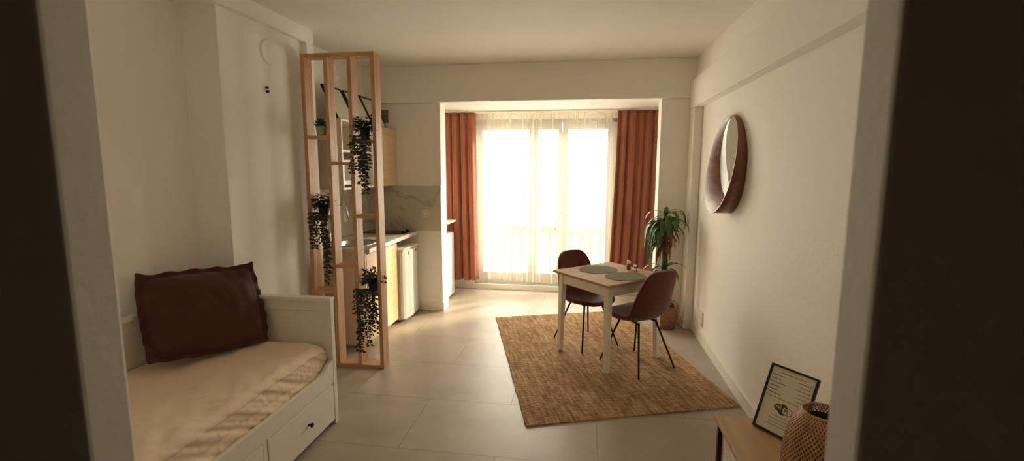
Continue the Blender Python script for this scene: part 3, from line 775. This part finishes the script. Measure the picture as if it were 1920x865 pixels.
bxo('door_window', (.122, .125, -.18, .08, .06, .21), 'concrete', mw, .002)
bxo('control_panel', (.10, .118, .125, .215, .018, .25), 'enamel', mw, .004)
for yy in (-.18, .18): bxo('foot', (-.1, .08, yy-.02, yy+.02, 0, .012), 'blackplastic', mw, .001)
uc = thing('wall_cabinet', 'pale wooden wall cabinet above the cooktop', 'cabinet', (-2.27, 4.93, UZ0))
Uc = lambda x0, x1, y0, y1, z0, z1: (x0+2.27, x1+2.27, y0-4.93, y1-4.93, z0-UZ0, z1-UZ0)
multi('cabinet_body', [Uc(KX, UX-.02, 4.632, 5.232, UZ0, UZ1)], 'white', uc, .0015)
multi('door', [Uc(UX-.019, UX+.002, 4.634, 5.230, UZ0+.002, UZ1-.002)], 'cabwood', uc, .002)

# framed prints leaning above the units
def leaning(y0, y1, lab):
    fh, th = .345, math.atan2(.15, .31)
    t = thing('leaning_frame', lab, 'picture frame', (-2.155, (y0+y1)/2, UZ1+.001), 0, 'framed prints on the wall units')
    w = (y1-y0)/2; bw = .016
    Rm_ = Matrix.Rotation(-th, 4, 'Y')
    bm = BM()
    for b in ((-.018, 0, -w, w, 0, bw), (-.018, 0, -w, w, fh-bw, fh), (-.018, 0, -w, -w+bw, bw, fh-bw), (-.018, 0, w-bw, w, bw, fh-bw)): box(bm, *b, mat=Rm_)
    obj('frame', bm, 'black', t, .001)
    bm = BM(); box(bm, -.014, -.006, -w+bw, w-bw, bw, fh-bw, mat=Rm_); obj('print', bm, 'poster', t)
leaning(4.07, 4.40, 'black framed pale print leaning above the white open unit, nearest the camera')
leaning(4.44, 4.78, 'middle black framed pale print leaning on top of the wall units')
leaning(4.79, 5.13, 'black framed pale print leaning above the wooden wall cabinet beside the vent grille')

vg = thing('vent_grille', 'small brown slatted vent grille high on the kitchen end wall', 'vent', (-2.235, 5.24, 2.21))
multi('grille_frame', [(-.05, .05, -.006, 0, -.07, -.062), (-.05, .05, -.006, 0, .062, .07), (-.05, -.044, -.006, 0, -.062, .062), (.044, .05, -.006, 0, -.062, .062), (-.044, .044, -.002, 0, -.062, .062)], 'grille', vg, .001)
multi('grille_slats', [(-.044, .044, -.008, -.002, -.056+.021*k, -.046+.021*k) for k in range(6)], 'grille', vg, .001)
sw = thing('wall_switch', 'square white switch plate on the marble tiles right of the cooktop', 'switch', (-1.770, 5.229, 1.127))
bxo('plate', (-.043, .043, -.008, 0, -.043, .043), 'white', sw, .003)
multi('switch_frame', [(-.026, .026, -.010, -.008, -.026, .026)], 'grille', sw, .001)
bxo('rocker', (-.022, .022, -.014, -.010, -.022, .022), 'white', sw, .002)
so = thing('tile_socket', 'white socket plate on the tiles behind the kitchen tap', 'socket', (-2.4495, 4.66, 1.13))
bxo('plate', (0, .008, -.045, .045, -.045, .045), 'white', so, .003)
bm = BM(); tube(bm, [(.008, 0, 0), (.010, 0, 0)], .02, 20); obj('socket_face', bm, 'enamel', so)

# recess: ledge and white appliance behind the pier
lg = bxo('ledge_shelf', (-1.965, -1.618, 5.60, 5.98, .965, .985), 'white', None, .003); tag(lg, 'thin white ledge jutting past the kitchen pier in front of the rust curtain', 'shelf')
bm = BM(); lg_b = thing('white_appliance', 'white appliance mostly hidden behind the kitchen pier under the ledge', 'appliance', (-1.80, 5.80, 0))
bxo('appliance_body', (-.15, .150, -.18, .18, .02, .83), 'enamel', lg_b, .02, seg=4)
bxo('appliance_base', (-.14, .13, -.16, .16, 0, .02), 'blackplastic', lg_b, .002)

# ------------------------------------------------------------------ mirror
mr = thing('wall_mirror', 'round walnut mirror with a deep bowl-like frame on the right wall', 'mirror', (XR, 4.0, 1.675))
seg = 96; Ro = .378
def dep(a_): return .085-.050*sin(a_)       # deeper at the bottom
bm = BM(); A, B_, Cc, Dd = [], [], [], []
gy, gz, Rg = -.03, .05, .305
for k in range(seg):
    a_ = 2*pi*k/seg; c, s = cos(a_), sin(a_)
    A.append(bm.verts.new((-.001, Ro*c, Ro*s))); B_.append(bm.verts.new((-dep(a_), Ro*c, Ro*s)))
    Cc.append(bm.verts.new((-dep(a_), (Ro-.007)*c, (Ro-.007)*s))); Dd.append(bm.verts.new((-.012, gy+Rg*c, gz+Rg*s)))
for k in range(seg):
    j = (k+1) % seg
    for P, Q, mi in ((A, B_, 0), (B_, Cc, 1), (Cc, Dd, 0)):
        f = bm.faces.new((P[k], P[j], Q[j], Q[k])); f.material_index = mi; f.smooth = mi == 0
f = bm.faces.new(A)
obj('frame', bm, ['walnut', 'rimwood'], mr)
bm = BM(); vs = [bm.verts.new((-.0125, gy+(Rg-.002)*cos(2*pi*k/seg), gz+(Rg+.0)*sin(2*pi*k/seg))) for k in range(seg)]
for v in vs: v.co.x += (v.co.y-gy)*math.tan(rad(1.6))-.009
vb = [bm.verts.new((-.0085, v.co.y, v.co.z)) for v in vs]
bm.faces.new(vs); bm.faces.new(vb[::-1])
for k in range(seg): bm.faces.new((vs[k], vs[(k+1) % seg], vb[(k+1) % seg], vb[k]))
obj('mirror_glass', bm, 'mirror', mr)

# outlet right wall
ot = thing('wall_socket', 'double white wall socket low on the right wall near the corner column', 'socket', (XR, 4.70, .232))
bxo('plate', (-.012, 0, -.11, .11, -.07, .07), 'white', ot, .003)
for yy in (-.052, .052):
    bm = BM(); tube(bm, [(-.012, yy, 0), (-.0135, yy, 0)], .03, 24); obj('socket_face', bm, 'enamel', ot)
# marks on left wall
hk = thing('wall_hook', 'tiny dark double fixing on the upper left wall', 'hook', (XB, 3.224, 2.194))
for zz, yy in ((.013, 0), (-.013, .008)):
    bm = BM(); tube(bm, [(0, yy, zz), (.012, yy, zz), (.016, yy, zz-.004)], [.009, .010, .007], 12); obj('hook_peg', bm, 'black', hk)
bm = BM(); tube(bm, [(0, 0, 0), (.006, 0, 0), (.008, 0, 0)], [.085, .083, .075], 48); o = obj('cover_plate', bm, 'wall'); o.location = (XB, 3.27, 2.46)
tag(o, 'round wall-coloured cover plate high on the left wall', 'cover plate')

# ------------------------------------------------------------------ potted dracaena
pt = thing('potted_dracaena', 'tall dracaena with drooping leaves in a woven basket by the corner', 'plant', (.862, 5.045, 0))
bm = BM(); lathe(bm, [(.085, .001), (.098, .01), (.118, .12), (.120, .235), (.115, .245), (.108, .240), (.105, .20), (.001, .20)], 40, caps=(True, False)); obj('basket', bm, 'basket', pt)
bm = BM(); lathe(bm, [(.1045, .201), (.104, .212), (.001, .218)], 32, caps=(False, False)); obj('soil', bm, 'soil', pt)
bm = BM(); rnd = random.Random(6)
tp = [(-.03, 0, .21), (-.035, .0, .45), (-.03, .01, .70), (-.04, .0, .95), (-.045, 0, 1.16)]
tube(bm, tp, [.034, .032, .030, .026, .020], 14); obj('cane', bm, 'trunk', pt)
def strap(bm, base, az_, up, ln, wd, droop, twist=0., mi=0, n=12, curl=0.):
    d = Vector((cos(az_), sin(az_), 0)); p = Vector(base); ang_ = up; prev = None; st = ln/n
    for i in range(n+1):
        t = i/n; w = wd*1.25*(sin(pi*min(1, t*.93+.07))**.7)*(1-.2*t)
        s = Vector((-sin(az_+twist*t), cos(az_+twist*t), 0)); nrm = s.cross(d*cos(ang_)+Vector((0, 0, 1))*sin(ang_))
        a_ = bm.verts.new(p-s*w/2-nrm*w*.12); b2 = bm.verts.new(p+nrm*0.0); c3 = bm.verts.new(p+s*w/2-nrm*w*.12)
        if prev:
            for f in ((prev[0], prev[1], b2, a_), (prev[1], prev[2], c3, b2)):
                q = bm.faces.new(f); q.material_index = mi; q.smooth = True
        prev = (a_, b2, c3)
        p = p + (d*cos(ang_)+Vector((0, 0, 1))*sin(ang_))*st; ang_ -= droop/n*(1+curl*t)
        ang_ = max(ang_, -1.52)
top = Vector((-.045, 0, 1.15))
bl = BM(); bd = BM()
dirs = [(3.14, 1.1, .34, .045, 2.4), (2.9, .5, .34, .05, 2.6), (3.4, .9, .44, .048, 3.2), (3.6, .3, .46, .05, 2.6), (2.6, .8, .38, .045, 3.0),
        (4.4, .9, .36, .055, 3.4), (4.8, .6, .40, .062, 3.4), (5.2, .8, .40, .055, 3.2), (5.9, .9, .44, .052, 2.5), (.1, .9, .46, .042, 3.0),
        (.3, 1.1, .52, .030, 3.4), (.6, .7, .40, .048, 3.0), (-.35, .3, .42, .055, 2.2), (1.3, 1.2, .2, .04, 1.0), (4.6, 1.3, .2, .045, 1.0),
        (3.8, .0, .42, .05, 2.2), (3.0, -.1, .48, .045, 1.8), (4.1, .5, .42, .06, 3.4), (3.3, .4, .55, .05, 3.0), (5.5, 1.0, .35, .055, 3.6)]
for i, (a_, up, ln, wd, dr_) in enumerate(dirs):
    b0 = top + Vector((0, 0, rnd.uniform(-.10, .03)))
    strap(bl, b0, a_, up, ln*.80, wd, dr_*1.12, rnd.uniform(-.5, .5), 0)
for i in range(16):   # lower left hanging cluster
    a_ = rnd.uniform(2.6, 4.4); strap(bl, top+Vector((rnd.uniform(-.03, .0), rnd.uniform(-.04, .02), rnd.uniform(-.30, -.10))), a_, rnd.uniform(.1, .7), rnd.uniform(.22, .36), rnd.uniform(.032, .048), rnd.uniform(2.2, 3.2), rnd.uniform(-.4, .4))
for k, (a_, up, ln, dr_) in enumerate(((3.2, 1.0, .28, 2.3), (3.6, .6, .30, 2.2), (2.8, .5, .24, 2.0), (.1, 1.0, .34, 2.6), (5.4, .7, .25, 2.4), (4.4, 1.2, .20, 1.4), (4.7, 1.4, .22, .6), (3.9, .9, .24, 2.0), (0.4, 1.2, .22, 2.0), (3.3, .2, .22, 1.6))):
    strap(bl, Vector((-.035, -.01, .60)), a_, up, ln, .036, dr_)
for k, (a_, up, ln, dr_) in enumerate(((-.2, .9, .22, 2.8), (.4, .5, .16, 2.2), (2.9, .9, .14, 2.0))):
    strap(bl, Vector((-.02, -.01, .25)), a_, up, ln, .032, dr_)
for i in range(34):
    a_ = rnd.uniform(0, 6.28); strap(bd, Vector((-.04, 0, rnd.uniform(.88, 1.14))), a_, rnd.uniform(-.9, -.1), rnd.uniform(.16, .30), rnd.uniform(.022, .04), rnd.uniform(1.0, 2.0), rnd.uniform(-1, 1))
obj('leaves', bl, 'leaf', pt, recalc=False); obj('dry_leaves', bd, 'deadleaf', pt, recalc=False, label='dried brown leaves')

# ------------------------------------------------------------------ console, notice frame, lantern
CX0, CX1, CY0, CY1, CZ = .655, 1.105, .95, 2.345, .45
cs = thing('console_table', 'low wooden console with black metal legs against the right wall', 'console', ((CX0+CX1)/2, (CY0+CY1)/2, 0))
kx, ky = (CX0+CX1)/2, (CY0+CY1)/2
multi('console_top', [(CX0-kx, CX1-kx, CY0-ky, CY1-ky, CZ-.022, CZ)], 'console', cs, .002)
for y in (CY1-.03-ky, CY0+.03-ky):
    multi('leg_frame', [(CX0-kx+.005, CX0-kx+.025, y-.025, y, 0, CZ-.022), (CX1-kx-.025, CX1-kx-.005, y-.025, y, 0, CZ-.022), (CX0-kx+.025, CX1-kx-.025, y-.025, y, .0, .02), (CX0-kx+.025, CX1-kx-.025, y-.025, y, CZ-.045, CZ-.022)], 'black', cs, .001)
multi('cabinet_box', [(CX0-kx+.02, CX1-kx-.01, CY0-ky+.08, CY1-ky-.065, .12, CZ-.0225)], 'console', cs, .002)
multi('drawer_front', [(CX0-kx+.003, CX0-kx+.019, CY0-ky+.70, CY1-ky-.15, .13, CZ-.024), (CX0-kx+.003, CX0-kx+.019, CY0-ky+.085, CY0-ky+.695, .13, CZ-.024)], 'whitewash', cs, .002, label='pale marbled drawer front')

# wifi notice frame
th, ph = -.931, .401; fw_, fh_ = .220, .306
nt_ = thing('notice_frame', 'black framed WiFi notice propped up on the wooden console', 'picture frame', (.805, 2.276, CZ+.004))
uD = Vector((cos(th), sin(th), 0)); nD = Vector((-sin(th)*sin(ph), cos(th)*sin(ph), cos(ph))); kD = uD.cross(nD)
FM = Matrix((uD, nD, kD)).transposed().to_4x4()     # local x along, y up, z towards viewer
def fbx(bm, x0, x1, y0, y1, z0, z1): box(bm, x0, x1, y0, y1, z0, z1, mat=FM)
bm = BM(); bw = .0095
for b in ((0, fw_, 0, bw), (0, fw_, fh_-bw, fh_), (0, bw, bw, fh_-bw), (fw_-bw, fw_, bw, fh_-bw)): fbx(bm, *b, -.008, .006)
obj('frame', bm, 'black', nt_, .001)
bm = BM(); fbx(bm, bw, fw_-bw, bw, fh_-bw, -.006, -.001); obj('notice_sheet', bm, 'paper', nt_)
bm = BM(); rnd = random.Random(11)
def line(cx0, cx1, y, t=.0022): fbx(bm, cx0, cx1, y-t/2, y+t/2, -.001, -.0004)
yy = fh_-.030; line(.05, .17, yy)
for (l0, l1, r0_, r1_) in ((.018, .075, .14, .20), (.018, .062, .15, .195), (.018, .09, .135, .20), (.018, .07, .15, .20), (.018, .065, .14, .19), (.018, .08, .15, .20)):
    yy -= .0165; line(l0, l1, yy, .003); line(r0_, r1_, yy, .002)
yy -= .0165; line(.018, .19, yy, .0022)
for l0, l1, y in ((.07, .155, .083), (.055, .165, .068), (.06, .15, .053), (.05, .175, .040)): line(l0, l1, y, .002)
obj('printed_lines', bm, 'ink', nt_)
bm = BM()
def disc(cx, cy2, rx, ry, z0, z1, n=28):
    vs = [bm.verts.new(FM @ Vector((cx+rx*cos(2*pi*k/n), cy2+ry*sin(2*pi*k/n), z1))) for k in range(n)]; bm.faces.new(vs)
lc = (.108, .120)
disc(lc[0]-.021, lc[1]+.003, .021, .0155, 0, -.0004); disc(lc[0]+.001, lc[1], .023, .025, 0, -.0005)
def rbox(cx, cy2, hx, hy, r_, z):
    vs = []
    for (sx, sy, a0) in ((1, 1, 0), (-1, 1, pi/2), (-1, -1, pi), (1, -1, 1.5*pi)):
        for q in range(6):
            a_ = a0+pi/2*q/5; vs.append(bm.verts.new(FM @ Vector((cx+sx*(hx-r_)+r_*cos(a_), cy2+sy*(hy-r_)+r_*sin(a_), z))))
    bm.faces.new(vs)
rbox(lc[0]+.021, lc[1]-.002, .022, .0155, .006, -.0002)
obj('logo_shape', bm, 'logo', nt_, label='dark round wireless logo', recalc=False)
bm = BM(); rbox(lc[0]+.021, lc[1]-.002, .0195, .013, .005, .0001); obj('logo_tab', bm, 'paper', nt_, recalc=False)
def text(s, size, lx, ly, mat, name, z=.0003):
    cu = bpy.data.curves.new(name, 'FONT'); cu.body = s; cu.size = size; cu.extrude = .0002; cu.offset = .0004
    o = bpy.data.objects.new(name, cu); C.objects.link(o); bpy.context.view_layer.update()
    me = bpy.data.meshes.new_from_object(o); bpy.data.objects.remove(o)
    o = bpy.data.objects.new(name, me); C.objects.link(o)
    for v in me.vertices: v.co = FM @ Vector((v.co.x+lx, v.co.y+ly, v.co.z+z))
    me.materials.clear(); me.materials.append(M[mat]); o.parent = nt_
text('Wi', .024, lc[0]-.037, lc[1]-.004, 'paper', 'logo_letters', .0006); text('Fi', .027, lc[0]+.007, lc[1]-.011, 'logo', 'logo_letters', .0006)
# stand strut at the back
bm = BM(); p0 = FM @ Vector((fw_/2, fh_*.72, -.009)); p1 = Vector((p0.x, p0.y, 0)) + Vector((-kD.x, -kD.y, 0)).normalized()*.05
tube(bm, [p0, p1], .004, 8); obj('stand', bm, 'black', nt_)

# bamboo lantern
ln_ = thing('bamboo_lantern', 'woven bamboo lantern with open top beside the WiFi notice', 'lantern', (.876, 1.80, CZ+.001))
LP = ((0, .10), (.04, .112), (.09, .122), (.14, .124), (.19, .119), (.235, .110), (.270, .098), (.298, .083), (.322, .068))
def lr(z):
    for (a0, r_a), (a1, r_b) in zip(LP, LP[1:]):
        if z <= a1+1e-9: t = (z-a0)/(a1-a0); return r_a+(r_b-r_a)*t
    return LP[-1][1]
Hh = .322
bm = BM(); nst = 50
for sgn in (-1, 1):
    for k in range(nst):
        rows = []
        for i in range(27):
            t = i/26; z = Hh*t; a_ = 2*pi*k/nst + sgn*t*2.0; r_ = lr(z)+sgn*.0012
            wv = .0026/r_*1.0
            rows.append([bm.verts.new((r_*cos(a_+w_), r_*sin(a_+w_), z)) for w_ in (-wv, wv)])
        for a1, b1 in zip(rows, rows[1:]): bm.faces.new((a1[0], a1[1], b1[1], b1[0]))
obj('woven_body', bm, 'bamboo', ln_, solid=.0012, recalc=False)
bm = BM(); n = 48; pr = []
tube(bm, [(lr(Hh)*cos(2*pi*k/n), lr(Hh)*sin(2*pi*k/n), Hh) for k in range(n+1)], .0032, 8); obj('top_rim', bm, 'bamboo', ln_)
bm = BM(); lathe(bm, [(lr(0)-.006, .001), (lr(0)-.004, .006), (.001, .006)], 32); obj('base', bm, 'bamboo', ln_)
bm = BM(); lathe(bm, [(lr(Hh*i/12)-.020, max(.008, Hh*i/12*.93)) for i in range(13)], 32, caps=(False, False)); obj('inner_liner', bm, paint('liner_bamboo', (.20, .085, .035), .6, .15, 40.), ln_)
